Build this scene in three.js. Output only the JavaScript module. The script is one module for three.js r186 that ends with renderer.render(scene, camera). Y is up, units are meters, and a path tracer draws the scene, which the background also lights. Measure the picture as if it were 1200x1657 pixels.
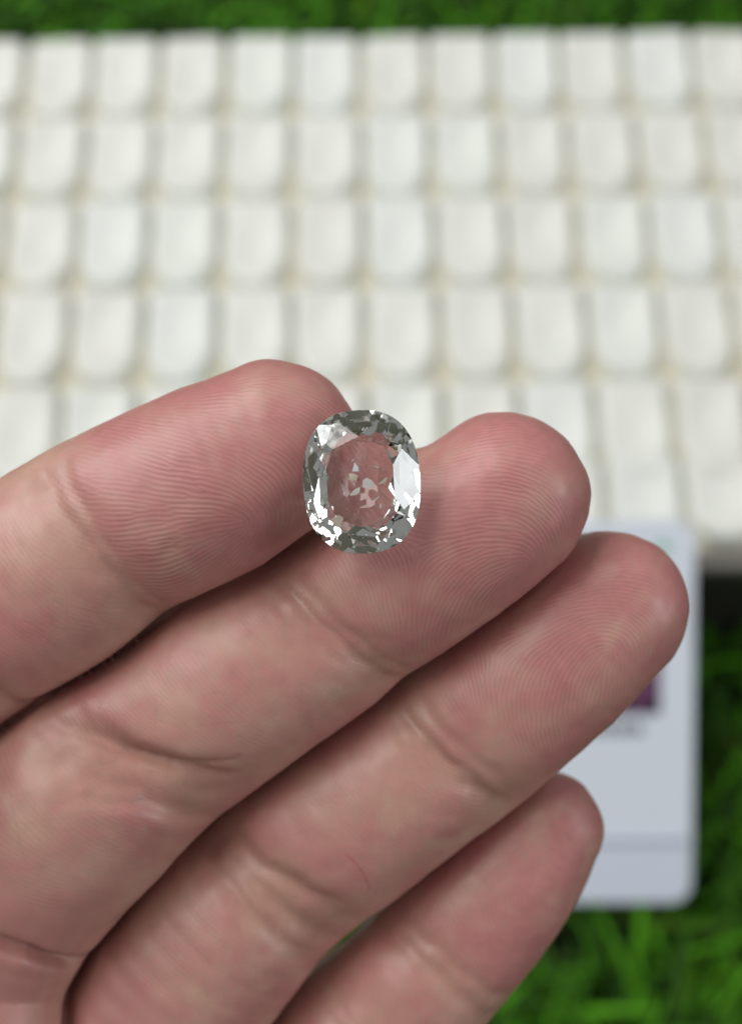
import * as THREE from 'three';
import { RectAreaLightUniformsLib } from 'three/addons/lights/RectAreaLightUniformsLib.js';
import { mergeGeometries } from 'three/addons/utils/BufferGeometryUtils.js';
import { ImprovedNoise } from 'three/addons/math/ImprovedNoise.js';
import { RoundedBoxGeometry } from 'three/addons/geometries/RoundedBoxGeometry.js';

// ------------------------------------------------------------------ camera
const W = 1200, H = 1657, F = 2400;                   // photograph size and focal length, in its pixels
const PITCH = 62 * Math.PI / 180, CAM_Y = 0.438;
const GEM_DEPTH = 0.127;
const scene = new THREE.Scene();
const camera = new THREE.PerspectiveCamera(2 * Math.atan(H / 2 / F) * 180 / Math.PI, W / H, 0.01, 20);
camera.position.set(0, CAM_Y, 0);
camera.rotation.x = -PITCH;
camera.focus = GEM_DEPTH + 0.0005;
camera.userData.fStop = 17.5;
scene.add(camera);
camera.updateMatrixWorld(true);

// ------------------------------------------------------------------ light
const renderer = new THREE.WebGLRenderer({ antialias: true });
renderer.toneMapping = THREE.LinearToneMapping;
renderer.toneMappingExposure = 0.8;
renderer.shadowMap.enabled = true;
RectAreaLightUniformsLib.init();
scene.background = new THREE.Color(0.29, 0.295, 0.295);
const LAMPS = [
  { at: [-0.72, 1.5, -0.5], to: [0, 0.2, -0.15], w: 1.5, h: 0.8, power: 5.0, color: [1.0, 0.985, 0.95], label: 'long white ceiling light panel above and to the left of the tray' },
  { at: [1.25, 0.90, 0.235], to: [0, 0.32, -0.06], w: 0.34, h: 0.34, power: 13, color: [0.93, 0.97, 1.0], label: 'added square white light panel far to the right of the gem' },  // added to brighten the right crown facet
  { at: [-1.01, 0.91, -0.65], to: [0, 0.32, -0.06], w: 0.34, h: 0.34, power: 12, color: [0.95, 0.98, 1.0], label: 'added square white light panel far to the left of the gem' },  // added to brighten the upper left crown facet
  { at: [0.75, 1.75, -0.75], to: [0, 0.32, -0.06], w: 0.6, h: 0.3, power: 5, color: [1.0, 0.98, 0.94], label: 'added short white light panel above the right end of the tray' },  // this panel and the next two are added for more bright facets
  { at: [0.55, 1.8, 0.75], to: [0, 0.32, -0.06], w: 0.6, h: 0.3, power: 3.2, color: [1.0, 0.98, 0.94], label: 'added short white light panel behind the viewer on the right' },
  { at: [-0.75, 1.8, 0.65], to: [0, 0.32, -0.06], w: 0.6, h: 0.3, power: 3.2, color: [1.0, 0.98, 0.94], label: 'added short white light panel behind the viewer on the left' },
];

// ------------------------------------------------------------------ helpers
let seed = 12345;
function rnd() { seed = (seed + 0x6d2b79f5) | 0; let t = Math.imul(seed ^ (seed >>> 15), 1 | seed); t = (t + Math.imul(t ^ (t >>> 7), 61 | t)) ^ t; return ((t ^ (t >>> 14)) >>> 0) / 4294967296; }
const rr = (a, b) => a + (b - a) * rnd();
const clamp = (x, a, b) => Math.max(a, Math.min(b, x));
const sstep = (a, b, x) => { const t = clamp((x - a) / (b - a), 0, 1); return t * t * (3 - 2 * t); };
const perlin = new ImprovedNoise();
const fbm = (x, y, z = 0, o = 4) => { let s = 0, a = 0.5, f = 1; for (let i = 0; i < o; i++) { s += a * perlin.noise(x * f, y * f, z + 7.3 * i); a *= 0.5; f *= 2.03; } return s; };
function at(px, py, depth) {                            // a pixel of the photograph at a depth, as a point of the place
  return new THREE.Vector3((px - W / 2) / F * depth, (H / 2 - py) / F * depth, -depth).applyMatrix4(camera.matrixWorld);
}
function tag(o, label, category, group, kind) {
  if (label) o.userData.label = label;
  if (category) o.userData.category = category;
  if (group) o.userData.group = group;
  if (kind) o.userData.kind = kind;
  o.traverse((m) => { if (m.isMesh) { m.castShadow = true; m.receiveShadow = true; } });
  return o;
}
function mesh(name, geo, mat, parent = scene) {
  const m = new THREE.Mesh(geo, mat); m.name = name; m.castShadow = m.receiveShadow = true; parent.add(m); return m;
}
const lin = (r, g, b) => new THREE.Color().setRGB(r, g, b);
function dataTex(arr, w, h, srgb) {
  const t = new THREE.DataTexture(arr, w, h, THREE.RGBAFormat, arr instanceof Float32Array ? THREE.FloatType : THREE.UnsignedByteType);
  t.magFilter = THREE.LinearFilter; t.minFilter = THREE.LinearFilter; if (srgb) t.colorSpace = THREE.SRGBColorSpace; t.needsUpdate = true; return t;
}

// ------------------------------------------------------------------ lamps (outside the frame; all but the first added to brighten the facets)
for (const L of LAMPS) {
  const g = new THREE.Group(); g.name = 'unseen_light_panel';
  g.position.set(...L.at); g.lookAt(...L.to); scene.add(g);
  const housing = mesh('housing', new RoundedBoxGeometry(L.w + 0.06, L.h + 0.06, 0.05, 3, 0.012), new THREE.MeshStandardMaterial({ color: lin(0.7, 0.7, 0.7), roughness: 0.5 }), g);
  housing.position.z = -0.03;
  const col = lin(...L.color);
  const diff = mesh('diffuser', new THREE.PlaneGeometry(L.w, L.h), new THREE.MeshStandardMaterial({ color: 0x000000, emissive: col, emissiveIntensity: 1.0 }), g);
  diff.position.z = -0.002;
  const a = new THREE.RectAreaLight(col, L.power, L.w, L.h);
  a.position.z = 0.004; a.rotation.y = Math.PI; g.add(a);
  tag(g, L.label, 'ceiling light');
}

// ------------------------------------------------------------------ the phone that takes the picture: shades the hand and shows dark in the facets
{
  const p = new THREE.Group(); p.name = 'smartphone'; p.rotation.x = -PITCH;
  p.position.copy(new THREE.Vector3(0.012, -0.055, 0.006).applyMatrix4(camera.matrixWorld)); scene.add(p);
  mesh('phone_body', new RoundedBoxGeometry(0.076, 0.16, 0.0082, 4, 0.004), new THREE.MeshStandardMaterial({ color: lin(0.62, 0.62, 0.62), roughness: 0.4 }), p);
  tag(p, 'smartphone held over the hand to take the picture', 'smartphone');
}

// ------------------------------------------------------------------ ground and artificial grass
{
  const n = 256, px = new Uint8Array(n * n * 4);
  for (let j = 0; j < n; j++) for (let i = 0; i < n; i++) {
    const v = 0.5 + 0.5 * perlin.noise(i * 0.35, j * 0.35, 1) * 0.8 + rr(-0.12, 0.12), o = (j * n + i) * 4;
    px[o] = 20 + 26 * v; px[o + 1] = 34 + 40 * v; px[o + 2] = 10 + 14 * v; px[o + 3] = 255;
  }
  const t = dataTex(px, n, n, true); t.wrapS = t.wrapT = THREE.RepeatWrapping; t.repeat.set(24, 24);
  const g = new THREE.PlaneGeometry(2.4, 2.4); g.rotateX(-Math.PI / 2);
  const m = mesh('ground', g, new THREE.MeshStandardMaterial({ map: t, roughness: 0.95 })); m.position.set(0, 0, -0.3);
  tag(m, null, null, null, 'structure');
}
{
  const blade = (len, bend, width) => {
    const n = 5, pos = [], idx = [];
    for (let i = 0; i <= n; i++) {
      const t = i / n, w = width * (1 - 0.75 * t * t) / 2, a = bend * t;
      const y = bend ? len * Math.sin(a) / bend : len * t, z = bend ? len * (1 - Math.cos(a)) / bend : 0;
      pos.push(-w, y, z, 0, y, z - w * 0.35, w, y, z);
      if (i < n) { const b = i * 3; for (const k of [0, 1]) idx.push(b + k, b + k + 1, b + k + 3, b + k + 1, b + k + 4, b + k + 3); }
    }
    const g = new THREE.BufferGeometry(); g.setAttribute('position', new THREE.Float32BufferAttribute(pos, 3)); g.setIndex(idx); g.computeVertexNormals(); return g;
  };
  const spots = [];
  const box = (x0, x1, z0, z1, per) => { const k = (x1 - x0) * (z1 - z0) * 1e6 * per; for (let i = 0; i < k; i++) spots.push([rr(x0, x1), rr(z0, z1)]); };
  box(-0.17, 0.17, -0.176, 0.02, 0.15);
  box(-0.2, 0.2, -0.56, -0.392, 0.34);
  const cardFoot = at(954, 1459, 0.402), free = spots.filter(([x, z]) => Math.abs(x - cardFoot.x) > 0.036 || z < cardFoot.z - 0.075 || z > cardFoot.z + 0.026);
  const kinds = [blade(0.05, 1.3, 0.0038), blade(0.036, 1.0, 0.0030), blade(0.058, 1.7, 0.0036)];
  const mat = new THREE.MeshPhysicalMaterial({ color: 0xffffff, roughness: 0.75, specularIntensity: 0.4, side: THREE.DoubleSide, transmission: 0.25, thickness: 0 });
  const root = new THREE.Group(); root.name = 'artificial_grass'; scene.add(root);
  const q = new THREE.Quaternion(), e = new THREE.Euler(), M = new THREE.Matrix4(), c = new THREE.Color();
  kinds.forEach((g, k) => {
    const mine = free.filter((_, i) => i % 3 === k);
    const im = new THREE.InstancedMesh(g, mat, mine.length); im.name = 'grass_blades'; im.userData.kind = 'stuff';
    mine.forEach(([x, z], i) => {
      const tuft = perlin.noise(x * 130, z * 130, 4), turn = rr(-0.9, 0.9) + 2.4 * perlin.noise(x * 38, z * 38, 9) + (rnd() < 0.25 ? 3 : 0);
      e.set(rr(-0.25, 0.5), turn, rr(-0.4, 0.4), 'YXZ');
      const s = rr(0.65, 1.1) * (1 + 0.25 * tuft);
      M.compose(new THREE.Vector3(x, 0.0, z), q.setFromEuler(e), new THREE.Vector3(1, s, s));
      im.setMatrixAt(i, M);
      const b = Math.pow(rr(0.2, 1.08), 1.8) * (1 + 0.5 * perlin.noise(x * 60, z * 60, 2)), y = rnd() < 0.05 ? 1 : 0;
      im.setColorAt(i, c.setRGB((0.105 + 0.09 * y) * b + 0.002, (0.38 + 0.04 * y) * b + 0.004, 0.008 * b + 0.001));
    });
    root.add(im);
  });
  tag(root, 'green artificial grass mat with long soft blades', 'grass', null, 'stuff');
}

// ------------------------------------------------------------------ ring tray
const TRAY_TOP = 0.073;
{
  const tray = new THREE.Group(); tray.name = 'ring_tray';
  tray.position.set(0, 0, -0.27); tray.rotation.y = 0.0185; scene.add(tray);
  const black = new THREE.MeshStandardMaterial({ color: lin(0.026, 0.022, 0.018), roughness: 0.6 });
  const x0 = -0.158, x1 = 0.15, zb = -0.106, zf = 0.0885;   // local
  const wallH = TRAY_TOP - 0.006;
  const shell = (x, z, w, d, h, y) => { const g = new RoundedBoxGeometry(w, h, d, 3, 0.0016); g.translate(x, y + h / 2, z); return g; };
  mesh('tray_box', mergeGeometries([
    shell((x0 + x1) / 2, zf + 0.002, x1 - x0 + 0.008, 0.004, wallH - 0.004, 0.004), shell((x0 + x1) / 2, zb - 0.002, x1 - x0 + 0.008, 0.004, wallH - 0.004, 0.004),
    shell(x0 - 0.002, (zf + zb) / 2, 0.004, zf - zb - 0.001, wallH - 0.004, 0.004), shell(x1 + 0.002, (zf + zb) / 2, 0.004, zf - zb - 0.001, wallH - 0.004, 0.004),
    shell((x0 + x1) / 2, (zf + zb) / 2, x1 - x0, zf - zb, 0.004, 0.006)]), black, tray);
  const rim = mesh('front_rim', shell((x0 + x1) / 2, zf + 0.0022, x1 - x0 + 0.009, 0.0052, 0.005, wallH - 0.0028), new THREE.MeshStandardMaterial({ color: lin(0.16, 0.15, 0.135), roughness: 0.45 }), tray);
  // fabric bed
  const bed = shell((x0 + x1) / 2, (zf + zb) / 2, x1 - x0 - 0.001, zf - zb - 0.001, 0.05, TRAY_TOP - 0.0525);
  mesh('fabric_bed', bed, new THREE.MeshStandardMaterial({ color: lin(0.62, 0.585, 0.47), roughness: 0.9 }), tray);
  // pads: a tongue with a square head and a round lower lip, dished and slightly rolled at the lip
  const padGeo = (w, len, vary) => {
    const nu = 18, nv = 22, pos = [], idx = [], uv = [];
    const half = (t) => {                                 // half width at t = 0 head .. 1 lip
      const rl = 0.48; if (t < 1 - rl) return w / 2; const k = (t - (1 - rl)) / rl; return w / 2 * Math.pow(Math.max(0, 1 - Math.pow(k, 2.2)), 1 / 2);
    };
    const P = (i, j) => {
      const t0 = j / nv, t = t0 < 0.5 ? t0 : 1 - Math.pow(1 - (t0 - 0.5) / 0.5, 1.6) * 0.5, hw = Math.max(half(t), 0.0001), a = i / nu * 2 - 1, s = Math.sign(a) * Math.pow(Math.abs(a), 0.8);
      const x = s * hw, z = -len / 2 + t * len;
      const ex = Math.min(hw * (1 - Math.abs(s)), Math.min((1 - t) * len, t * len * 1.2)) / 0.0023;
      const round = ex >= 1 ? 1 : Math.sqrt(1 - (1 - ex) * (1 - ex));
      const dish = 0.0019 * Math.exp(-Math.pow(x / (w * 0.30), 2)) * sstep(0.05, 0.3, t) * (1 - sstep(0.55, 0.85, t));
      const y = 0.0072 * (round - 1) + 0.0018 - 0.0035 * (t - 0.5) - dish + 0.0024 * sstep(0.6, 0.86, t) * (1 - 0.5 * sstep(0.9, 1, t)) + vary * 0.0005 * Math.sin(7 * t + x * 300);
      return [x, y, z];
    };
    for (let j = 0; j <= nv; j++) for (let i = 0; i <= nu; i++) { pos.push(...P(i, j)); uv.push(pos[pos.length - 3], pos[pos.length - 1]); }
    for (let j = 0; j < nv; j++) for (let i = 0; i < nu; i++) { const a = j * (nu + 1) + i, b = a + nu + 1; idx.push(a, b, a + 1, a + 1, b, b + 1); }
    // skirt down to the bed
    const ring = []; for (let i = 0; i <= nu; i++) ring.push(i); for (let j = 1; j <= nv; j++) ring.push(j * (nu + 1) + nu); for (let i = nu - 1; i >= 0; i--) ring.push(nv * (nu + 1) + i); for (let j = nv - 1; j >= 1; j--) ring.push(j * (nu + 1));
    const base = pos.length / 3; for (const r of ring) { pos.push(pos[r * 3], -0.0075, pos[r * 3 + 2]); uv.push(0, 0); }
    for (let k = 0; k < ring.length; k++) { const n = (k + 1) % ring.length; idx.push(ring[k], ring[n], base + k, ring[n], base + n, base + k); }
    const g = new THREE.BufferGeometry(); g.setAttribute('position', new THREE.Float32BufferAttribute(pos, 3)); g.setAttribute('uv', new THREE.Float32BufferAttribute(uv, 2)); g.setIndex(idx); g.computeVertexNormals(); return g;
  };
  const whites = [[0.73, 0.75, 0.705], [0.73, 0.745, 0.70], [0.715, 0.72, 0.67], [0.725, 0.75, 0.715]].map((c) => new THREE.MeshStandardMaterial({ color: lin(...c), roughness: 0.55 }));
  const full = [padGeo(0.0214, 0.0345, 0), padGeo(0.0215, 0.0345, 0.6), padGeo(0.0213, 0.0343, -0.6)], last = padGeo(0.0214, 0.027, 0);
  const PX = 0.02204, PZ = 0.0343;
  for (let r = 0; r < 6; r++) for (let c = 0; c < 14; c++) {
    const bottom = -0.339 + PZ * r + 0.27;                       // where the lip ends, local z
    const x = -0.125 - 0.0202 + PX * c;
    if (x < x0 + 0.009 || x > x1 - 0.009) continue;
    const len = r === 5 ? 0.027 : 0.0345;
    const wm = rnd() < 0.12 || (c > 9 && rnd() < 0.35) ? whites[2] : whites[Math.floor(rnd() * 4)];
    const m = mesh('ring_pad', r === 5 ? last : full[Math.floor(rnd() * 3)], wm, tray);
    const end = r === 5 ? zf - 0.0005 : bottom;
    m.position.set(x + rr(-0.0003, 0.0003), TRAY_TOP + rr(-0.0003, 0.0004), end - len / 2); m.rotation.y = rr(-0.012, 0.012);
  }
  let k = 0; tray.traverse((o) => { if (o.name === 'ring_pad') { o.name = k ? 'ring_pad_' + String(k).padStart(3, '0') : 'ring_pad'; k++; } });
  tag(tray, 'black ring display tray filled with rows of white rounded ring pads', 'tray');
}

// ------------------------------------------------------------------ card
{
  // leans on the front of the tray: its foot in the grass, its head over the tray's rim
  const Y = (py, y) => { const v = (H / 2 - py) / F; return y; };
  const hit = (px, py, depth) => at(px, py, depth);
  const foot = hit(954, 1459, 0.402), head = hit(958, 843, 0.395);
  const up = head.clone().sub(foot), len = up.length(); up.normalize();
  const right = new THREE.Vector3(1, 0, 0).addScaledVector(up, -up.x).normalize(), out = right.clone().cross(up);
  const wid = 0.054;
  const card = new THREE.Group(); card.name = 'certificate_card';
  card.matrix.makeBasis(right, up, out).setPosition(foot); card.matrix.decompose(card.position, card.quaternion, card.scale); scene.add(card);
  const rounded = (w, h, r, x = 0, y = 0) => { const s = new THREE.Shape(); const a = -w / 2 + x, b = y; s.moveTo(a + r, b); s.lineTo(a + w - r, b); s.absarc(a + w - r, b + r, r, -Math.PI / 2, 0); s.lineTo(a + w, b + h - r); s.absarc(a + w - r, b + h - r, r, 0, Math.PI / 2); s.lineTo(a + r, b + h); s.absarc(a + r, b + h - r, r, Math.PI / 2, Math.PI); s.lineTo(a, b + r); s.absarc(a + r, b + r, r, Math.PI, Math.PI * 1.5); return s; };
  const sheet = (shape, d, bev) => new THREE.ExtrudeGeometry(shape, { depth: d, bevelEnabled: true, bevelThickness: bev, bevelSize: bev, bevelSegments: 2, curveSegments: 10 });
  const white = new THREE.MeshStandardMaterial({ color: lin(0.66, 0.71, 0.80), roughness: 0.4 });
  mesh('card_back', sheet(rounded(wid, len, 0.0055), 0.0009, 0.0002), white, card);
  const foldH = 0.0172;
  mesh('lower_flap', sheet(rounded(wid - 0.0012, foldH, 0.0045, 0, 0.0006), 0.0003, 0.0001), new THREE.MeshStandardMaterial({ color: lin(0.60, 0.65, 0.76), roughness: 0.35 }), card).position.z = 0.0013;
  // print: one small picture, a line of dark lettering, a green mark in the corner
  const cv = document.createElement('canvas'); cv.width = 256; cv.height = 256; const c = cv.getContext('2d');
  c.fillStyle = '#2a1236'; c.fillRect(0, 0, 256, 256);
  const gr = c.createRadialGradient(150, 110, 10, 150, 120, 150); gr.addColorStop(0, '#b06a86'); gr.addColorStop(0.5, '#6a3558'); gr.addColorStop(1, '#26102f'); c.fillStyle = gr; c.fillRect(0, 0, 256, 256);
  for (let i = 0; i < 40; i++) { c.fillStyle = ['#7b4a78', '#3d1d4c', '#93597a', '#4a2147'][i % 4]; c.beginPath(); c.moveTo(rr(40, 230), rr(30, 220)); c.lineTo(rr(40, 230), rr(30, 220)); c.lineTo(rr(60, 230), rr(60, 200)); c.fill(); }
  const pt = new THREE.CanvasTexture(cv); pt.colorSpace = THREE.SRGBColorSpace;
  const print = (name, w, h, x, y, mat) => { const g = new THREE.BoxGeometry(w, h, 0.00006); const m = mesh(name, g, mat, card); m.position.set(x, y, 0.00125); return m; };
  const s = len / 616;                                    // metres per photograph pixel down the card
  const Yc = (py) => (1462 - py) * s, Xc = (px) => (px - 956) / F * 0.398;
  print('printed_picture', 0.0185, 0.0185, Xc(1066) - 0.0185 / 2, Yc(1155) + 0.0185 / 2, new THREE.MeshStandardMaterial({ map: pt, roughness: 0.4 }));
  const ink = new THREE.MeshStandardMaterial({ color: lin(0.05, 0.05, 0.06), roughness: 0.6 });
  const cw = document.createElement('canvas'); cw.width = 512; cw.height = 96; const w = cw.getContext('2d'); w.fillStyle = '#d6dbe4'; w.fillRect(0, 0, 512, 96); w.fillStyle = '#15151a'; for (let i = 0; i < 9; i++) { const x = 70 + i * 48; w.fillRect(x, 8, 17, 80); w.fillRect(x, i % 2 ? 8 : 40, 38, 20); if (i % 3) w.fillRect(x + 22, 26, 16, 62); }
  const wt = new THREE.CanvasTexture(cw); wt.colorSpace = THREE.SRGBColorSpace;
  print('printed_line', 0.0165, 0.0038, Xc(1041) - 0.0165 / 2, Yc(1178), new THREE.MeshStandardMaterial({ map: wt, roughness: 0.5 }));
  print('printed_rule', wid - 0.002, 0.0012, 0, Yc(1361), new THREE.MeshStandardMaterial({ color: lin(0.30, 0.35, 0.45), roughness: 0.5 })).position.z = 0.0019;
  print('printed_mark', 0.0035, 0.002, Xc(1068), Yc(887), new THREE.MeshStandardMaterial({ color: lin(0.1, 0.45, 0.2), roughness: 0.5 }));
  tag(card, 'white rounded certificate card with purple picture leaning on the tray', 'card');
}

// ------------------------------------------------------------------ gemstone (in the hand's frame, millimetres)
// The hand's frame: x right, y up, z towards the viewer, at the gem's centre.
const GX = 585, GY = 780, D0 = GEM_DEPTH * 1000;
const P3 = (px, py, z) => { const d = D0 - z; return new THREE.Vector3((px - W / 2) / F * d - (GX - W / 2) / F * D0, (H / 2 - py) / F * d - (H / 2 - GY) / F * D0, z); };
const handBase = at(GX, GY, GEM_DEPTH);
const gemTurn = new THREE.Matrix4().makeRotationFromEuler(new THREE.Euler(0.05, -0.06, 0.05)), gemAt = new THREE.Vector3(0, 0, 0.5);
const gemPlanes = [];
{
  seed = 42; const A = 4.98, B = 6.1, E = 2.45, zc = 0.12, zp = -3.0, PA = 39, PB = 46, PM = 20, Q1 = 0.8, Q2 = 0.46;
  const support = (phi) => { let m = 0; for (let k = 0; k < 720; k++) { const t = k / 360 * Math.PI, c = Math.cos(t), s = Math.sin(t); m = Math.max(m, A * Math.sign(c) * Math.abs(c) ** (2 / E) * Math.cos(phi) + B * Math.sign(s) * Math.abs(s) ** (2 / E) * Math.sin(phi)); } return m; };
  const add = (nx, ny, nz, d) => gemPlanes.push([nx, ny, nz, d]);
  const facet = (phi, alpha, zg, h = support(phi), up = 1) => { const s = Math.sin(alpha), c = Math.cos(alpha) * up; add(Math.cos(phi) * s, Math.sin(phi) * s, c, h * s + zg * c); };
  const R = Math.PI / 180;
  const zt = 1.7, jit = (a) => (rnd() - 0.5) * a * R;
  add(0, 0, 1, zt);                                                  // table
  for (let k = 0; k < 8; k++) facet(k * 45 * R + jit(3), [36, 37, 35, 38][k % 4] * R + jit(2), zc, support(k * 45 * R) + 0.02);       // kites
  for (let k = 0; k < 16; k++) facet((k * 22.5 + 11.25) * R + jit(2.5), 43.5 * R + jit(3), zc, support((k * 22.5 + 11.25) * R) - 0.03);
  for (let k = 0; k < 8; k++) { const phi = (k * 45 + 22.5) * R + jit(3), h = support(phi); facet(phi, 25 * R + jit(2), zt, h * 0.575); }  // stars
  for (let k = 0; k < 64; k++) facet((k + 0.5) / 64 * 2 * Math.PI, 90 * R, 0);          // girdle
  const z1 = -zc - (1 - Q1) * 5.5 * Math.tan(PB * R), z2 = z1 - (Q1 - Q2) * 5.5 * Math.tan(PA * R), z3 = z2 - Q2 * 5.5 * Math.tan(PM * R);
  const tier = (phi, r0, h0, r1, h1, d) => { const h = support(phi), a = Math.atan2(h0 - h1, (r0 - r1) * h); facet(phi, a + jit(d), h0, h * r0, -1); };
  for (let k = 0; k < 16; k++) tier((k * 22.5 + 11.25) * R + jit(3), 1, -zc, Q1, z1, 5);
  for (let k = 0; k < 16; k++) tier((k * 22.5) * R + jit(5), 0.955, -zc - 0.035 * 5.5, 0.7, z1 - 0.1 * 5.5 * Math.tan(PA * R), 4);
  for (let k = 0; k < 8; k++) tier(k * 45 * R + jit(4), 0.97, z1 + (0.97 - Q1) * 5.5 * 0.93, Q2, z2, 3);
  for (let k = 0; k < 8; k++) tier((k * 45 + 22.5) * R + jit(4), Q1, z1, Q2, z2, 4);
  for (let k = 0; k < 12; k++) tier((k * 30 + 8) * R + jit(8), 0.6, z1 - 0.2 * 5.5 * Math.tan(PA * R) + 0.03, 0.3, z2 - 0.16 * 5.5 * Math.tan(PM * R), 4);
  for (let k = 0; k < 8; k++) tier((k * 45 + 10) * R + jit(12), Q2, z2, 0, z3 + rr(-0.1, 0.35), 6);
}
function convex(planes) {                                            // half spaces -> flat faceted geometry
  const pos = [];
  planes.forEach(([nx, ny, nz, d], i) => {
    const n = new THREE.Vector3(nx, ny, nz), t = Math.abs(nx) < 0.8 ? new THREE.Vector3(1, 0, 0) : new THREE.Vector3(0, 1, 0), u = t.clone().cross(n).normalize(), v = n.clone().cross(u), o = n.clone().multiplyScalar(d);
    let poly = [[-1, -1], [1, -1], [1, 1], [-1, 1]].map(([a, b]) => o.clone().addScaledVector(u, a * 60).addScaledVector(v, b * 60));
    planes.forEach(([mx, my, mz, e], j) => {
      if (i === j || poly.length < 3) return;
      const out = [], f = poly.map((p) => p.x * mx + p.y * my + p.z * mz - e);
      for (let k = 0; k < poly.length; k++) { const q = (k + 1) % poly.length; if (f[k] <= 0) out.push(poly[k]); if ((f[k] < 0) !== (f[q] < 0) && f[k] !== f[q]) out.push(poly[k].clone().lerp(poly[q], f[k] / (f[k] - f[q]))); }
      poly = out;
    });
    for (let k = 1; k + 1 < poly.length; k++) for (const p of [poly[0], poly[k], poly[k + 1]]) pos.push(p.x, p.y, p.z);
  });
  const g = new THREE.BufferGeometry(); g.setAttribute('position', new THREE.Float32BufferAttribute(pos, 3)); g.computeVertexNormals(); return g;
}
const gemInv = gemTurn.clone().invert();
const gemDist = (() => { const p = new THREE.Vector3(); return (x, y, z) => { p.set(x, y, z).sub(gemAt).applyMatrix4(gemInv); let m = -1e9; for (const [a, b, c, d] of gemPlanes) m = Math.max(m, a * p.x + b * p.y + c * p.z - d); return m; }; })();

// ------------------------------------------------------------------ hand
// Each finger: a chain of [px, py, z, radius in px]; the first is the centre of the tip.
const FINGERS = {
  index: [[440, 728, -7.5, 145], [350, 776, -8, 158], [275, 812, -8.6, 163], [212, 845, -9.3, 164], [127, 902, -10.6, 172], [50, 953, -12.2, 178], [-60, 1025, -14.5, 182], [-200, 1120, -17, 185], [-420, 1290, -19, 200], [-560, 1500, -20, 230]],
  middle: [[815, 806, -9.3, 139], [745, 858, -9.6, 144], [665, 920, -10.8, 143], [575, 979, -12.4, 143], [498, 1035, -13.3, 149], [391, 1094, -13.7, 163], [256, 1184, -15.1, 168], [170, 1251, -15.1, 179], [84, 1337, -15.7, 184], [5, 1440, -18.1, 178], [-42, 1572, -19.2, 166], [-50, 1700, -17.5, 166], [-90, 1900, -21.5, 200]],
  ring: [[985, 985, -15.0, 127], [925, 1036, -15.4, 137], [850, 1100, -16.2, 143], [738, 1197, -17.8, 143], [658, 1249, -18.7, 148], [560, 1325, -19.5, 149], [430, 1430, -21.1, 146], [345, 1520, -22.1, 156], [265, 1620, -23.7, 166], [190, 1740, -25.5, 178], [120, 1900, -26.5, 200]],
  little: [[880, 1340, -23.2, 94], [845, 1385, -23.5, 109], [800, 1442, -23.9, 119], [703, 1560, -24.8, 126], [626, 1636, -26.2, 129], [545, 1718, -27.7, 141], [460, 1850, -29.2, 140], [330, 2000, -29.2, 180]],
  thumb: [[-330, 1040, 2, 140], [-370, 1130, 1, 158], [-440, 1290, -2, 160], [-500, 1480, -8, 180], [-500, 1750, -14, 230], [-380, 2050, -20, 300]],
};
const NAMES = Object.keys(FINGERS);
const chains = NAMES.map((k) => {
  const c = FINGERS[k].map(([px, py, z, r]) => { const p = P3(px, py, z); return [p.x, p.y, p.z, r * (D0 - z) / F]; });
  const pts = [], cr = (a, b, c2, d, t) => 0.5 * (2 * b + (c2 - a) * t + (2 * a - 5 * b + 4 * c2 - d) * t * t + (3 * b - a - 3 * c2 + d) * t * t * t);
  for (let i = 0; i + 1 < c.length; i++) for (let s = 0; s < 4; s++) { const t = s / 4, A = c[Math.max(0, i - 1)], B = c[i], C = c[i + 1], D = c[Math.min(c.length - 1, i + 2)]; pts.push([0, 1, 2, 3].map((q) => cr(A[q], B[q], C[q], D[q], t))); }
  pts.push(c[c.length - 1]);
  let len = 0; const S = [0]; for (let i = 1; i < pts.length; i++) { len += Math.hypot(pts[i][0] - pts[i - 1][0], pts[i][1] - pts[i - 1][1], pts[i][2] - pts[i - 1][2]); S.push(len); }
  const lo = [1e9, 1e9, 1e9], hi = [-1e9, -1e9, -1e9]; for (const p of pts) for (let q = 0; q < 3; q++) { lo[q] = Math.min(lo[q], p[q] - p[3]); hi[q] = Math.max(hi[q], p[q] + p[3]); }
  const axis = [], far = Math.min(len, 75), dir = [0, 1, 2].map((q) => pts[0][q] - pts[2][q]), dl = Math.hypot(...dir);
  for (let sv = -22; sv < far; sv += 1) {
    if (sv < 0) { axis.push([...[0, 1, 2].map((q) => pts[0][q] - dir[q] / dl * sv), ...dir.map((q) => q / dl), sv, 0]); continue; }
    let i = 0; while (i + 2 < pts.length && S[i + 1] < sv) i++; const t = (sv - S[i]) / (S[i + 1] - S[i]), l = S[i + 1] - S[i];
    axis.push([...[0, 1, 2].map((q) => pts[i][q] + (pts[i + 1][q] - pts[i][q]) * t), ...[0, 1, 2].map((q) => (pts[i][q] - pts[i + 1][q]) / l), sv, 0]);
  }
  return { name: k, pts, S, lo, hi, axis };
});
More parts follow.
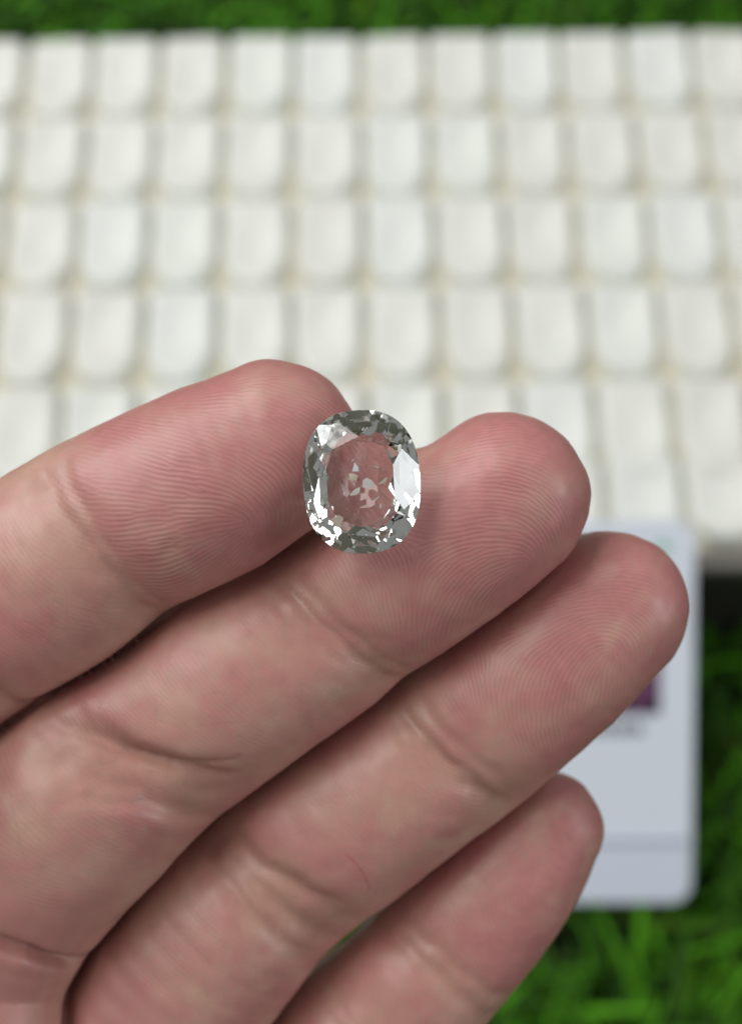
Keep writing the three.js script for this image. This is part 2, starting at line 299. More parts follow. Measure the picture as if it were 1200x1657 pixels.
// nearest point of a finger's chain: distance, arc length s, outward direction, chart coordinates
const R0 = 7.6;
const hitOut = { d: 0, u: 0, v: 0 };
function finger(c, x, y, z, chart) {
  let best = 1e9, bi = 0, bt = 0;
  const P = c.pts;
  for (let i = 0; i + 1 < P.length; i++) {
    const a = P[i], b = P[i + 1], bx = b[0] - a[0], by = b[1] - a[1], bz = b[2] - a[2], ax = x - a[0], ay = y - a[1], az = z - a[2];
    const t = clamp((ax * bx + ay * by + az * bz) / (bx * bx + by * by + bz * bz), 0, 1);
    const qx = ax - bx * t, qy = ay - by * t, qz = az - bz * t, d = Math.sqrt(qx * qx + qy * qy + qz * qz) - (a[3] + (b[3] - a[3]) * t);
    if (d < best) { best = d; bi = i; bt = t; }
  }
  hitOut.d = best;
  if (chart) {
    // smooth position along the axis: samples every millimetre, also past the tip, weighted by nearness
    let W0 = 0, ws = 0, wx = 0, wy = 0, wz = 0, vx = 0, vy = 0, vz = 0; const A = c.axis; let dm = 1e9;
    for (const q of A) { const e = (x - q[0]) ** 2 + (y - q[1]) ** 2 + (z - q[2]) ** 2; q[7] = e; if (e < dm) dm = e; }
    for (const q of A) { const e = (q[7] - dm) / 18; if (e > 12) continue; const w = Math.exp(-e); W0 += w; ws += w * q[6]; wx += w * q[0]; wy += w * q[1]; wz += w * q[2]; vx += w * q[3]; vy += w * q[4]; vz += w * q[5]; }
    let sv = ws / W0, tx = vx, ty = vy, tz = vz; const tl = Math.hypot(tx, ty, tz); tx /= tl; ty /= tl; tz /= tl;
    const tip = P[0], capped = sv < 0; let cx = wx / W0, cy = wy / W0, cz = wz / W0;
    if (capped) { cx = tip[0]; cy = tip[1]; cz = tip[2]; }
    let nx = x - cx, ny = y - cy, nz = z - cz; const nl = Math.hypot(nx, ny, nz) || 1; nx /= nl; ny /= nl; nz /= nl;
    let px = -tz * tx, py = -tz * ty, pz = 1 - tz * tz; const pl = Math.hypot(px, py, pz); px /= pl; py /= pl; pz /= pl;   // palm side
    const sx = ty * pz - tz * py, sy = tz * px - tx * pz, sz = tx * py - ty * px;                                        // sideways
    const N = nx * px + ny * py + nz * pz, B = nx * sx + ny * sy + nz * sz, T = nx * tx + ny * ty + nz * tz, psi = Math.atan2(Math.hypot(B, capped ? T : 0), N), q = capped ? T : 0, l2 = Math.hypot(B, q) || 1;
    hitOut.u = R0 * psi * B / l2; hitOut.v = Math.max(sv, 0) - R0 * psi * q / l2; hitOut.psi = psi; hitOut.cz = cz;
  }
  return best;
}
function pixelChart(ci, px, py) {                                     // chart coordinates under a pixel, on that finger alone
  let z = 14; for (let k = 0; k < 200; k++) { const p = P3(px, py, z), d = finger(chains[ci], p.x, p.y, p.z, false); if (d < 0.01) break; z -= Math.max(0.02, d * 0.8); }
  const p = P3(px, py, z); finger(chains[ci], p.x, p.y, p.z, true); return [hitOut.u, hitOut.v];
}
// skin folds: finger, pixels along the fold, depth, width (mm)
const FOLDS = [
  [0, [[70, 775], [120, 868], [165, 915], [260, 1003]], 0.30, 0.74], [0, [[105, 770], [150, 858], [200, 925], [262, 985]], 0.20, 0.72], [0, [[60, 800], [100, 880], [170, 950], [240, 1010]], 0.16, 0.72],
  [0, [[75, 780], [130, 880], [190, 940], [262, 1003]], 0.44, 2.76],
  [1, [[455, 945], [520, 1020], [570, 1062], [630, 1103]], 0.40, 0.72], [1, [[480, 935], [530, 1000], [590, 1050], [645, 1085]], 0.20, 0.72], [1, [[440, 970], [500, 1035], [560, 1080], [615, 1112]], 0.14, 0.72], [1, [[470, 950], [530, 1020], [580, 1062], [630, 1100]], 0.55, 2.99],
  [1, [[150, 1180], [200, 1218], [270, 1246], [345, 1262]], 0.54, 1.22], [1, [[100, 1245], [160, 1275], [230, 1290], [310, 1318]], 0.40, 1.22], [1, [[130, 1210], [200, 1248], [260, 1268], [330, 1290]], 0.88, 2.99], [1, [[190, 1195], [240, 1232], [290, 1244], [345, 1240]], 0.22, 0.81],
  [1, [[110, 1175], [170, 1205], [215, 1222], [250, 1240]], 0.35, 0.9], [1, [[160, 1300], [230, 1310], [280, 1322], [320, 1330]], 0.3, 0.9], [2, [[365, 1340], [402, 1385], [450, 1425], [540, 1470]], 0.3, 0.9], [2, [[345, 1420], [385, 1465], [430, 1512], [490, 1555]], 0.32, 1.0], [2, [[700, 1225], [735, 1262], [775, 1290], [805, 1305]], 0.3, 0.75],
  [1, [[225, 1232], [262, 1246], [300, 1252]], 0.55, 1.9], [0, [[-60, 1080], [0, 1130], [40, 1150], [80, 1140]], 0.5, 1.1],
  [1, [[-60, 1520], [0, 1537], [50, 1548], [98, 1560]], 1.9, 1.2],
  [2, [[660, 1165], [700, 1215], [760, 1265], [815, 1305]], 0.36, 0.72], [2, [[690, 1150], [725, 1200], [790, 1250], [835, 1290]], 0.16, 0.72], [2, [[645, 1185], [690, 1240], [750, 1285], [800, 1318]], 0.16, 0.72], [2, [[665, 1170], [710, 1220], [765, 1268], [815, 1305]], 0.55, 2.99],
  [2, [[330, 1355], [385, 1410], [440, 1470], [525, 1525]], 0.43, 1.08], [2, [[375, 1355], [420, 1405], [480, 1440], [560, 1490]], 0.36, 1.08], [2, [[350, 1355], [400, 1410], [460, 1455], [540, 1510]], 0.88, 3.45], [2, [[330, 1385], [370, 1440], [420, 1500], [500, 1545]], 0.22, 0.81],
  [3, [[620, 1500], [670, 1550], [720, 1595], [790, 1650]], 0.29, 0.81], [3, [[650, 1490], [700, 1535], [750, 1580], [810, 1615]], 0.18, 0.72], [3, [[630, 1500], [685, 1545], [735, 1590], [800, 1640]], 0.44, 2.76],
].map(([f, pts, depth, width]) => { const q = pts.map(([x, y]) => pixelChart(f, x, y)).sort((a, b) => a[0] - b[0]); return { f, q, depth, width }; });
const foldsOf = NAMES.map((_, i) => FOLDS.filter((f) => f.f === i));
function foldAt(ci, u, v, psi) {
  let d = 0;
  for (const f of foldsOf[ci]) {
    const q = f.q; let i = 0; while (i + 2 < q.length && u > q[i + 1][0]) i++;
    const t = clamp((u - q[i][0]) / (q[i + 1][0] - q[i][0] || 1), -0.6, 1.6), v0 = q[i][1] + (q[i + 1][1] - q[i][1]) * t;
    const wob = 0.15 * Math.sin(u * 1.3 + f.depth * 40) * (f.width < 1 ? 1 : 0), e = (v - v0 - wob) / f.width;
    if (e > -3 && e < 3) { const over = Math.max(0, q[0][0] - u, u - q[q.length - 1][0]); d += f.depth * Math.exp(-e * e) * Math.exp(-over * over / 6); }
  }
  return d * (1 - sstep(1.7, 2.2, psi));
}
// soft pads between the folds, lumps of the flesh
const smin = (a, b, k) => { const h = Math.max(k - Math.abs(a - b), 0) / k; return Math.min(a, b) - h * h * k * 0.25; };
const palm = [[[-420, 1500, -20, 260], [-200, 2150, -22, 330]], [[-90, 1950, -22, 230], [-150, 2400, -22, 330]], [[150, 1950, -24, 210], [0, 2450, -22, 320]], [[380, 2060, -26, 190], [150, 2500, -22, 300]], [[-60, 2450, -24, 330], [-260, 3400, -26, 300]]].map((s) => s.map(([px, py, z, r]) => { const p = P3(px, py, z); return [p.x, p.y, p.z, r * (D0 - z) / F]; }));
function palmDist(x, y, z) {
  let m = 1e9;
  for (const [a, b] of palm) { const bx = b[0] - a[0], by = b[1] - a[1], bz = b[2] - a[2], t = clamp(((x - a[0]) * bx + (y - a[1]) * by + (z - a[2]) * bz) / (bx * bx + by * by + bz * bz), 0, 1); m = smin(m, Math.hypot(x - a[0] - bx * t, y - a[1] - by * t, (z - a[2] - bz * t) * 1.25) - (a[3] + (b[3] - a[3]) * t), 12); }
  return m;
}
const squeeze = P3(598, 792, -9.3);
function handDist(x, y, z, out) {
  let m = 1e9, who = 5, dWho = 1e9, second = 1e9, za = 0, zb = 0;
  for (let i = 0; i < 5; i++) {
    const c = chains[i], far = Math.max(c.lo[0] - x, x - c.hi[0], c.lo[1] - y, y - c.hi[1], c.lo[2] - z, z - c.hi[2]);
    if (far > 3) { m = Math.min(m, far); continue; }
    let d = finger(c, x, y, z, false); hitOut.cz = z;
    if (d < 2.5 && d > -3) {
      finger(c, x, y, z, true);
      const u = hitOut.u, v = hitOut.v, psi = hitOut.psi;
      d += foldAt(i, u, v, psi) + 0.22 * perlin.noise(u * 0.16 + i * 9, v * 0.14, 3) + 0.07 * perlin.noise(u * 0.5, v * 0.5, 5 + i);
      d += 0.5 * Math.exp(-psi * psi / 0.4) * (1 - sstep(3, 9, -v)) + 0.5 * sstep(1.75, 2.7, psi);                                // the back of a finger is flatter
    }
    if (d < dWho) { second = dWho; zb = za; dWho = d; za = hitOut.cz; who = i; } else if (d < second) { second = d; zb = hitOut.cz; }
    m = m > 1e8 ? d : smin(m, d, 0.55);
  }
  { const e = (second - dWho) / 0.95; if (e < 3) m += 1.25 * Math.exp(-e * e) * sstep(-0.6, 1.4, z - (za + zb) / 2) * (1 - 0.8 * Math.exp(-((x - squeeze.x) ** 2 + (y - squeeze.y) ** 2) / 18)); }          // the slit where two fingers touch
  if (m < 9) { const q = Math.hypot(x - squeeze.x, y - squeeze.y, z - squeeze.z) - 4.7; m = smin(m, q, 2.5); }          // flesh squeezed up between the two fingertips, under the stone
  if (y < -30) { const d = palmDist(x, y, z); if (d < dWho) who = 5; m = smin(m, d, 6); }
  if (out) { out.who = who; out.gap = second - dWho; }
  if (m < 2 && x > -7 && x < 7 && y > -8 && y < 8 && z > -6) { const g = 0.04 - gemDist(x, y, z), h = Math.max(0.5 - Math.abs(m - g), 0) / 0.5; m = Math.max(m, g) + h * h * 0.125; }
  return m;
}
function surfaceNets(dist, lo, hi, cell) {
  const B = 6, n = [0, 1, 2].map((q) => Math.ceil((hi[q] - lo[q]) / (cell * B))), side = cell * B;
  const pos = [], idx = [], vert = new Map();
  const blocks = new Map();                                           // block -> values of its (B+1)^3 corners
  const key = (i, j, k) => (i * 4096 + j) * 4096 + k;
  const V = B + 1;
  for (let bi = 0; bi < n[0]; bi++) for (let bj = 0; bj < n[1]; bj++) for (let bk = 0; bk < n[2]; bk++) {
    const x0 = lo[0] + bi * side, y0 = lo[1] + bj * side, z0 = lo[2] + bk * side;
    if (Math.abs(dist(x0 + side / 2, y0 + side / 2, z0 + side / 2)) > side * 0.87 + 2.6) continue;
    const f = new Float32Array(V * V * V); let neg = 0;
    for (let i = 0, o = 0; i < V; i++) for (let j = 0; j < V; j++) for (let k = 0; k < V; k++, o++) { f[o] = dist(x0 + i * cell, y0 + j * cell, z0 + k * cell); neg += f[o] < 0; }
    if (neg === 0 || neg === f.length) continue;
    blocks.set(key(bi, bj, bk), f);
    for (let i = 0; i < B; i++) for (let j = 0; j < B; j++) for (let k = 0; k < B; k++) {
      let mask = 0, sx = 0, sy = 0, sz = 0, cnt = 0; const c = [];
      for (let q = 0; q < 8; q++) { const v = f[((i + (q & 1)) * V + j + ((q >> 1) & 1)) * V + k + (q >> 2)]; c.push(v); if (v < 0) mask |= 1 << q; }
      if (mask === 0 || mask === 255) continue;
      for (let a = 0; a < 8; a++) for (const bit of [1, 2, 4]) { const b = a | bit; if (b === a) continue; if ((c[a] < 0) === (c[b] < 0)) continue; const t = c[a] / (c[a] - c[b]); sx += (a & 1) + (bit === 1 ? t : 0); sy += ((a >> 1) & 1) + (bit === 2 ? t : 0); sz += (a >> 2) + (bit === 4 ? t : 0); cnt++; }
      vert.set(key(bi * B + i, bj * B + j, bk * B + k), pos.length / 3);
      pos.push(x0 + (i + sx / cnt) * cell, y0 + (j + sy / cnt) * cell, z0 + (k + sz / cnt) * cell);
    }
  }
  for (const [kk, f] of blocks) {
    const bk = kk % 4096, bj = Math.floor(kk / 4096) % 4096, bi = Math.floor(kk / 4096 / 4096);
    const at3 = (i, j, k) => f[(i * V + j) * V + k];
    for (let i = 0; i < B; i++) for (let j = 0; j < B; j++) for (let k = 0; k < B; k++) {
      const a = at3(i, j, k) < 0, I = bi * B + i, J = bj * B + j, K = bk * B + k;
      const quad = (p, q, r, s, flip) => { const v = [p, q, r, s].map((c) => vert.get(key(...c))); if (v.some((x) => x === undefined)) return; if (flip) idx.push(v[0], v[2], v[1], v[0], v[3], v[2]); else idx.push(v[0], v[1], v[2], v[0], v[2], v[3]); };
      if ((at3(i + 1, j, k) < 0) !== a) quad([I, J - 1, K - 1], [I, J, K - 1], [I, J, K], [I, J - 1, K], !a);
      if ((at3(i, j + 1, k) < 0) !== a) quad([I - 1, J, K - 1], [I - 1, J, K], [I, J, K], [I, J, K - 1], !a);
      if ((at3(i, j, k + 1) < 0) !== a) quad([I - 1, J - 1, K], [I, J - 1, K], [I, J, K], [I - 1, J, K], !a);
    }
  }
  return { pos, idx };
}

// ------------------------------------------------------------------ skin: ridges grown along an orientation field, one chart per finger
const U0 = -14, U1 = 14, V0 = -12, V1 = 56, PPM = 16, TW = (U1 - U0) * PPM, TH = (V1 - V0) * PPM;
function grow(theta, iterations, period) {
  const KR = 9, KN = 48, KW = 2 * KR + 1, bank = [];
  for (let a = 0; a < KN; a++) {
    const th = a / KN * Math.PI, k = new Float32Array(KW * KW); let pos = 0, s = 0;
    for (let y = -KR; y <= KR; y++) for (let x = -KR; x <= KR; x++) { const across = -x * Math.sin(th) + y * Math.cos(th), along = x * Math.cos(th) + y * Math.sin(th); k[(y + KR) * KW + x + KR] = Math.exp(-along * along / 60 - across * across / 30) * Math.cos(2 * Math.PI * across / period); }
    for (const v of k) s += v; for (let i = 0; i < k.length; i++) { k[i] -= s / k.length; pos += Math.abs(k[i]); } for (let i = 0; i < k.length; i++) k[i] /= pos;
    bank.push(k);
  }
  let a = new Float32Array(TW * TH), b = new Float32Array(TW * TH);
  for (let i = 0; i < a.length; i++) a[i] = rnd() < 0.02 ? rr(-1, 1) * 4 : rr(-0.3, 0.3);
  const pick = new Uint8Array(TW * TH); for (let i = 0; i < pick.length; i++) pick[i] = ((Math.round(theta[i] / Math.PI * KN) % KN) + KN) % KN;
  for (let it = 0; it < iterations; it++) {
    b.fill(0);
    for (let y = KR; y < TH - KR; y++) for (let x = KR; x < TW - KR; x++) {
      const k = bank[pick[y * TW + x]]; let s = 0, o = (y - KR) * TW + x - KR, q = 0;
      for (let j = 0; j < KW; j++, o += TW) for (let i = 0; i < KW; i++) s += k[q++] * a[o + i];
      b[y * TW + x] = Math.tanh(s * 6);
    }
    [a, b] = [b, a];
  }
  return a;
}
const skinMats = NAMES.map((name, fi) => {
  const bump = new Float32Array(TW * TH * 4), col = new Uint8Array(TW * TH * 4);
  if (fi < 4) {
    const core = pixelChart(fi, ...[[395, 850], [850, 915], [985, 1060], [880, 1390]][fi]), delta = [core[0] + [6, -7, -7, -6][fi], core[1] + [7, 6, 7, 6][fi]];
    const theta = new Float32Array(TW * TH);
    for (let y = 0; y < TH; y++) for (let x = 0; x < TW; x++) {
      const u = U0 + (x + 0.5) / PPM, v = V0 + (y + 0.5) / PPM;
      const pad = 1 - sstep(13, 19, v);
      let th = 0.5 * (Math.atan2(-(v - core[1]), u - core[0]) - Math.atan2(-(v - delta[1]), u - delta[0])) * 1;
      th += 0.11 * -u * (1 - sstep(-2, 11, v)) + [0.55, 0, 0, 0][fi] + 0.22 * perlin.noise(u * 0.12, v * 0.12, fi * 3);
      const th2 = 0.35 * perlin.noise(u * 0.1, v * 0.09, 20 + fi) + 0.25 + 0.05 * u;
      // blend as double angles; the chart's v grows downwards, so angles turn the other way
      const c = Math.cos(2 * th) * pad + Math.cos(2 * th2) * (1 - pad), s = Math.sin(2 * th) * pad + Math.sin(2 * th2) * (1 - pad);
      theta[y * TW + x] = -0.5 * Math.atan2(s, c);
    }
    const ridge = grow(theta, 4, 6.4);
    // fine crossing lines
    const lines = new Float32Array(TW * TH);
    for (let k = 0; k < 520; k++) {
      const v0 = rr(10, V1), near = Math.min(1, (v0 - 8) / 10); let x = rr(0, TW), y = (v0 - V0) * PPM, a = (rnd() < 0.5 ? rr(0.5, 1.1) : rr(-1.2, -0.4)) + (fi === 0 ? 0.1 : 0); const L = rr(20, 110), amp = rr(0.15, 0.5) * near;
      for (let t = 0; t < L; t++) { x += Math.cos(a); y += Math.sin(a); a += rr(-0.05, 0.05); const xi = Math.round(x), yi = Math.round(y); if (xi < 1 || yi < 1 || xi >= TW - 1 || yi >= TH - 1) break; const w = amp * Math.sin(Math.PI * t / L); lines[yi * TW + xi] = Math.max(lines[yi * TW + xi], w); for (const o of [1, -1, TW, -TW]) lines[yi * TW + xi + o] = Math.max(lines[yi * TW + xi + o], w * 0.5); }
    }
    const specks = fi === 0 ? [[265, 880], [272, 888], [283, 880], [260, 893], [276, 870]].map(([a, b]) => pixelChart(0, a, b)) : [];
    const cut = fi === 2 ? [[560, 1387], [572, 1398], [585, 1412], [594, 1428], [599, 1442]].map(([a, b]) => pixelChart(2, a, b)) : [];
    for (let y = 0; y < TH; y++) for (let x = 0; x < TW; x++) {
      const o = y * TW + x, u = U0 + (x + 0.5) / PPM, v = V0 + (y + 0.5) / PPM;
      const pad = 1 - sstep(11, 17, v), strong = 0.30 + 0.70 * pad;
      const amount = strong * clamp(0.72 + 1.3 * fbm(u * 0.22, v * 0.22, 40 + fi, 4), 0.1, 1.15);
      const fold = foldAt(fi, u, v, 0.5);
      const grain = fbm(u * 2.2, v * 2.2, 60 + fi, 3);
      bump[o * 4] = bump[o * 4 + 1] = bump[o * 4 + 2] = 0.5 + 0.5 * (ridge[o] * amount * 0.62 - lines[o] * 0.8 + grain * 0.30); bump[o * 4 + 3] = 1;
      // colour: blood under the skin in patches, paler and yellower at the folds and ridge tops
      const blot = fbm(u * 0.15 + fi * 5, v * 0.13, 80 + fi, 4) * 0.9 + 0.4 * fbm(u * 0.42 + 3, v * 0.42, 30 + fi, 3), fine = fbm(u * 1.1, v * 1.1, 90 + fi, 4), pale = sstep(0.08, 0.42, fbm(u * 0.23 + 11, v * 0.2, 130 + fi, 3)), pink = clamp(0.52 + 1.25 * blot + 0.34 * pad + 0.4 * fine - 0.35 * pale, 0, 1);
      let r = 0.515 - 0.05 * pink, g = 0.30 - 0.116 * pink, b = 0.235 - 0.06 * pink;
      const tan = clamp(fold * 0.5, 0, 0.5); r += (0.40 - r) * tan; g += (0.225 - g) * tan; b += (0.165 - b) * tan;
      const top = 1 + 0.075 * ridge[o] * amount + 0.16 * fine - lines[o] * 0.12; r *= top * (1 - 0.02 * ridge[o]); g *= top; b *= top;
      for (const [su, sv] of specks) { const e = Math.hypot((u - su) * 1.6, v - sv) / 0.5; if (e < 1.4) { const k = 0.5 * Math.exp(-e * e) * clamp(0.6 + ridge[o], 0, 1); r += (0.22 - r) * k; g += (0.10 - g) * k; b += (0.06 - b) * k; } }
      for (let k = 0; k + 1 < cut.length; k++) { const [au, av] = cut[k], [bu, bv] = cut[k + 1], t = clamp(((u - au) * (bu - au) + (v - av) * (bv - av)) / ((bu - au) ** 2 + (bv - av) ** 2), 0, 1), e = Math.hypot(u - au - (bu - au) * t, v - av - (bv - av) * t); if (e < 0.4) { const q = 0.8 * Math.exp(-((e / 0.11) ** 2)) + 0.12 * Math.exp(-((e / 0.3) ** 2)); r += (0.34 - r) * q * 0.4; g += (0.06 - g) * q * 0.4; b += (0.07 - b) * q * 0.4; } }
      const enc = (c) => Math.round(255 * (c <= 0.0031308 ? 12.92 * c : 1.055 * Math.pow(c, 1 / 2.4) - 0.055));
      col[o * 4] = enc(clamp(r, 0, 1)); col[o * 4 + 1] = enc(clamp(g, 0, 1)); col[o * 4 + 2] = enc(clamp(b, 0, 1)); col[o * 4 + 3] = 255;
    }
    return new THREE.MeshPhysicalMaterial({ name: name + '_skin', map: dataTex(col, TW, TH, true), bumpMap: dataTex(bump, TW, TH, false), bumpScale: 0.000036, roughness: 0.45, specularIntensity: 1.0, clearcoat: 0.22, clearcoatRoughness: 0.34, sheen: 0.15, sheenRoughness: 0.6, sheenColor: lin(1, 0.6, 0.5) });
  }
  return new THREE.MeshPhysicalMaterial({ name: name + '_skin', color: lin(0.47, 0.23, 0.19), roughness: 0.5, specularIntensity: 0.8 });
});
skinMats.push(skinMats[4]);

{
  const t0 = Date.now();
  const lo = [-70, -140, -56], hi = [32, 14, 14];
  const { pos, idx } = surfaceNets((x, y, z) => handDist(x, y, z), lo, hi, 0.44);
  { // relax the mesh a little, more in the slits
    const n0 = pos.length / 3, slit = new Uint8Array(n0), w0 = {}; for (let i = 0; i < n0; i++) { handDist(pos[i * 3], pos[i * 3 + 1], pos[i * 3 + 2], w0); slit[i] = w0.gap < 2.2 ? 1 : 0; }
    for (let it = 0; it < 6; it++) {
      const sum = new Float32Array(n0 * 3), cnt = new Uint16Array(n0);
      for (let t = 0; t < idx.length; t += 3) for (let q = 0; q < 3; q++) { const a = idx[t + q], b = idx[t + (q + 1) % 3]; for (let k = 0; k < 3; k++) { sum[a * 3 + k] += pos[b * 3 + k]; sum[b * 3 + k] += pos[a * 3 + k]; } cnt[a]++; cnt[b]++; }
      for (let i = 0; i < n0; i++) { const lam = slit[i] ? 0.6 : it === 0 ? 0.3 : 0; if (lam && cnt[i]) for (let k = 0; k < 3; k++) pos[i * 3 + k] += lam * (sum[i * 3 + k] / cnt[i] - pos[i * 3 + k]); }
    }
  }
  const nv = pos.length / 3, nor = new Float32Array(nv * 3), who = new Uint8Array(nv), w = {};
  for (let i = 0; i < nv; i++) {
    const x = pos[i * 3], y = pos[i * 3 + 1], z = pos[i * 3 + 2], e = (handDist(x, y, z, w), w.gap < 2.2 ? 0.45 : 0.22); who[i] = w.who;
    let nx = handDist(x + e, y, z) - handDist(x - e, y, z), ny = handDist(x, y + e, z) - handDist(x, y - e, z), nz = handDist(x, y, z + e) - handDist(x, y, z - e); const l = Math.hypot(nx, ny, nz) || 1; nor[i * 3] = nx / l; nor[i * 3 + 1] = ny / l; nor[i * 3 + 2] = nz / l;
  }
  const nt = idx.length / 3, order = Array.from({ length: 6 }, () => []);
  for (let t = 0; t < nt; t++) { const a = who[idx[t * 3]], b = who[idx[t * 3 + 1]], c = who[idx[t * 3 + 2]]; order[a === b || a === c ? a : b].push(t); }
  const gp = new Float32Array(nt * 9), gn = new Float32Array(nt * 9), gu = new Float32Array(nt * 6), g = new THREE.BufferGeometry(); let o = 0;
  order.forEach((list, f) => {
    g.addGroup(o * 3, list.length * 3, f);
    for (const t of list) {
      for (let q = 0; q < 3; q++) {
        const v = idx[t * 3 + q]; for (let k = 0; k < 3; k++) { gp[o * 9 + q * 3 + k] = pos[v * 3 + k] / 1000; gn[o * 9 + q * 3 + k] = nor[v * 3 + k]; }
        if (f < 4) { finger(chains[f], pos[v * 3], pos[v * 3 + 1], pos[v * 3 + 2], true); gu[o * 6 + q * 2] = (hitOut.u - U0) / (U1 - U0); gu[o * 6 + q * 2 + 1] = (hitOut.v - V0) / (V1 - V0); }
      }
      o++;
    }
  });
  g.setAttribute('position', new THREE.BufferAttribute(gp, 3)); g.setAttribute('normal', new THREE.BufferAttribute(gn, 3)); g.setAttribute('uv', new THREE.BufferAttribute(gu, 2));
  const hand = new THREE.Group(); hand.name = 'hand'; hand.position.copy(handBase); hand.rotation.x = -PITCH; scene.add(hand);
  mesh('skin', g, skinMats, hand);
  const nailMat = new THREE.MeshPhysicalMaterial({ color: lin(0.46, 0.24, 0.19), roughness: 0.35 });
  for (let f = 0; f < 4; f++) {
    const [c0, , c2] = chains[f].pts, r = c0[3], dir = new THREE.Vector3(c0[0] - c2[0], c0[1] - c2[1], c0[2] - c2[2]).normalize(), back = new THREE.Vector3(0, 0, -1).addScaledVector(dir, dir.z).normalize(), side = dir.clone().cross(back);
    const ng = new THREE.SphereGeometry(1, 24, 12, 0, Math.PI * 2, 0, Math.PI * 0.42); ng.scale(r * 0.80, r * 0.62, r * 0.95);
    const nail = mesh('nail', ng, nailMat, hand), c = new THREE.Vector3(c0[0], c0[1], c0[2]).addScaledVector(back, r * 0.45).addScaledVector(dir, -r * 0.12).addScaledVector(side, f === 2 ? r * 0.24 : 0);
    nail.matrix.makeBasis(side, back, dir).setPosition(c.multiplyScalar(0.001)).scale(new THREE.Vector3(0.001, 0.001, 0.001)); nail.matrix.decompose(nail.position, nail.quaternion, nail.scale);
  }
  tag(hand, 'open left hand seen from the palm with gemstone resting on its fingertips', 'hand');
  console.log('hand triangles', nt, 'ms', Date.now() - t0);
}

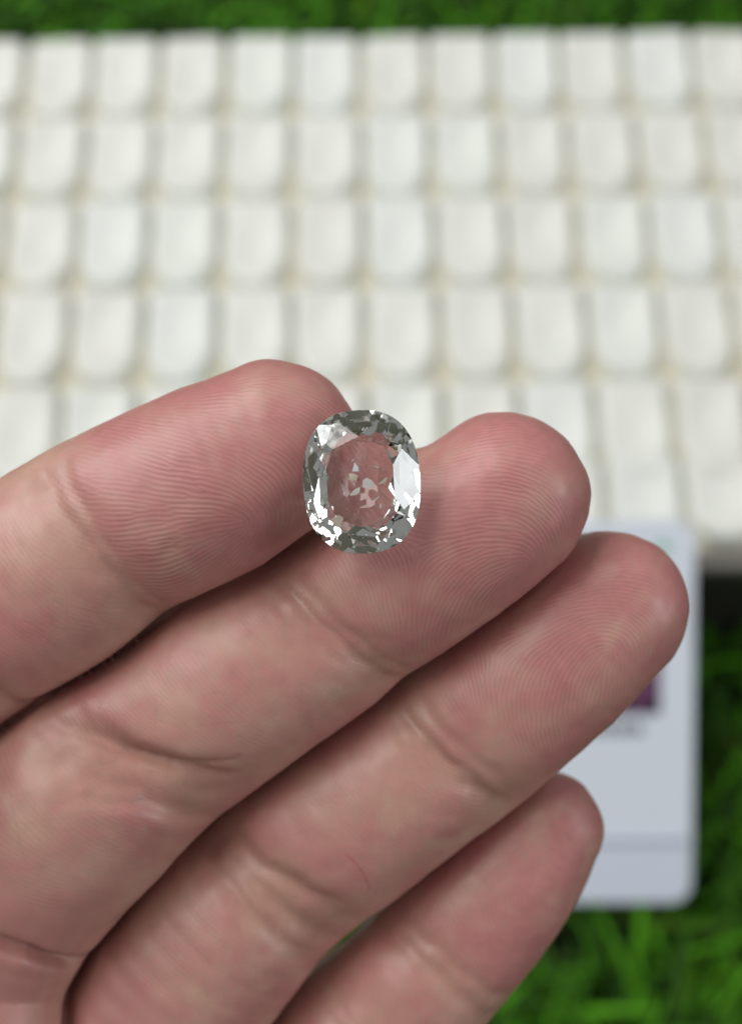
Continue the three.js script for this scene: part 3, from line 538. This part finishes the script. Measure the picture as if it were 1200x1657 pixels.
// ------------------------------------------------------------------ the gemstone itself
{
  const gem = new THREE.Group(); gem.name = 'gemstone';
  const m4 = new THREE.Matrix4().makeRotationX(-PITCH).setPosition(handBase).multiply(new THREE.Matrix4().makeTranslation(0, 0, gemAt.z / 1000)).multiply(gemTurn);
  m4.decompose(gem.position, gem.quaternion, gem.scale); scene.add(gem);
  const g = convex(gemPlanes); g.scale(0.001, 0.001, 0.001);
  mesh('faceted_body', g, new THREE.MeshPhysicalMaterial({ color: 0xffffff, roughness: 0.02, transmission: 1, thickness: 0.004, ior: 1.62, attenuationColor: lin(0.93, 0.95, 0.91), attenuationDistance: 0.012, specularIntensity: 1 }), gem);
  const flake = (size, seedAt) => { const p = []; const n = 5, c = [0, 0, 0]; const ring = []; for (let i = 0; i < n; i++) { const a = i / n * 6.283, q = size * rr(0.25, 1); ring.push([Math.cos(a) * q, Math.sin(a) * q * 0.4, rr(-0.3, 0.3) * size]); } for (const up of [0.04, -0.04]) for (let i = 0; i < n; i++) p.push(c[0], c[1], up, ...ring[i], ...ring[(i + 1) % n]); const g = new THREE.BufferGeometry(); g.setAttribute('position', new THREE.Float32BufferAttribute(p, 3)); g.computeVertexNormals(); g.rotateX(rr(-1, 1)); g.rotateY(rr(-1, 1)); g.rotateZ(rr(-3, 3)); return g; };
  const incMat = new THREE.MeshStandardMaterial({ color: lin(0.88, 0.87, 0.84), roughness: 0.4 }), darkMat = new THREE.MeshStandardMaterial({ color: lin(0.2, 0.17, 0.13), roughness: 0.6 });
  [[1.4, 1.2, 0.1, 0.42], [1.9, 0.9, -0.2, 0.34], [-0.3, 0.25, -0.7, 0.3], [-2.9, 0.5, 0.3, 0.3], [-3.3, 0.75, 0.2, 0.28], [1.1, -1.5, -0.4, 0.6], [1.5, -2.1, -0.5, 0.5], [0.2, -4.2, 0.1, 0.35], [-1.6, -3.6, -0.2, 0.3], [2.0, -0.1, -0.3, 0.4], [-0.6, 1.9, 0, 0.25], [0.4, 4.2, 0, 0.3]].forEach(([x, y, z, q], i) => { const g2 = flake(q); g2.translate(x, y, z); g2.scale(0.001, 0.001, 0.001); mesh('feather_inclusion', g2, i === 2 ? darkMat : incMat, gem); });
  // pale flakes added under the table to stand for bright facet reflections
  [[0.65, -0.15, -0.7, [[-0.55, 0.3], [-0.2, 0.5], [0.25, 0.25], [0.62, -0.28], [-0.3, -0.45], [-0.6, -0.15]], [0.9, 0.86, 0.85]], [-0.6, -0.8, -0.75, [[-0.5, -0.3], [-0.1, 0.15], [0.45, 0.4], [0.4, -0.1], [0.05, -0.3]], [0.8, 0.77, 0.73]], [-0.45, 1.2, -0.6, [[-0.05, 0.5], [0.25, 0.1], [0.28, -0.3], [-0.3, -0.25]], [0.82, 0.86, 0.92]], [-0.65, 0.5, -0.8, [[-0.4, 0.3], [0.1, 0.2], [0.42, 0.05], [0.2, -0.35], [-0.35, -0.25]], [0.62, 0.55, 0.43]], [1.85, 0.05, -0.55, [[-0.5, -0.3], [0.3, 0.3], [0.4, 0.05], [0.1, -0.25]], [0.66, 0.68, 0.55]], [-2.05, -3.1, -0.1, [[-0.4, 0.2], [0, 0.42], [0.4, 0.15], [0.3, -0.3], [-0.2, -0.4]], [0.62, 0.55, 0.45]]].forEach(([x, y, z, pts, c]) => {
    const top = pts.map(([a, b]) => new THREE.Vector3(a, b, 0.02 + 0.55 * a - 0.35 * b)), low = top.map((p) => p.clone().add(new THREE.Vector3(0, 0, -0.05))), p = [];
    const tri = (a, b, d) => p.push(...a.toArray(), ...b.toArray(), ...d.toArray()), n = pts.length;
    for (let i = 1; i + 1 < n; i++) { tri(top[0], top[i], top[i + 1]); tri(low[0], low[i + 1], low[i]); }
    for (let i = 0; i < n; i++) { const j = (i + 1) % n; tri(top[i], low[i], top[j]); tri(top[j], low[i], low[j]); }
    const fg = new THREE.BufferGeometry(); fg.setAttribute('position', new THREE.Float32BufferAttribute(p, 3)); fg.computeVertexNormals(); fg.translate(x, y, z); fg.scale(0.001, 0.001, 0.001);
    mesh('facet_reflection_flake', fg, new THREE.MeshPhysicalMaterial({ color: lin(...c), roughness: 0.3 }), gem);
  });
  const dots = []; for (let i = 0; i < 46; i++) { const a = rr(0, 6.283), q = Math.sqrt(rnd()); const d = new THREE.IcosahedronGeometry(rr(0.018, 0.05), 0); d.translate(Math.cos(a) * q * 3.4, Math.sin(a) * q * 4.6, rr(-0.7, 0.7)); d.scale(0.001, 0.001, 0.001); dots.push(d); }
  mesh('pinpoint_inclusions', mergeGeometries(dots), incMat, gem).userData.kind = 'stuff';
  tag(gem, 'clear cushion cut gemstone resting between the index and middle fingertips', 'gemstone');
}
renderer.render(scene, camera);
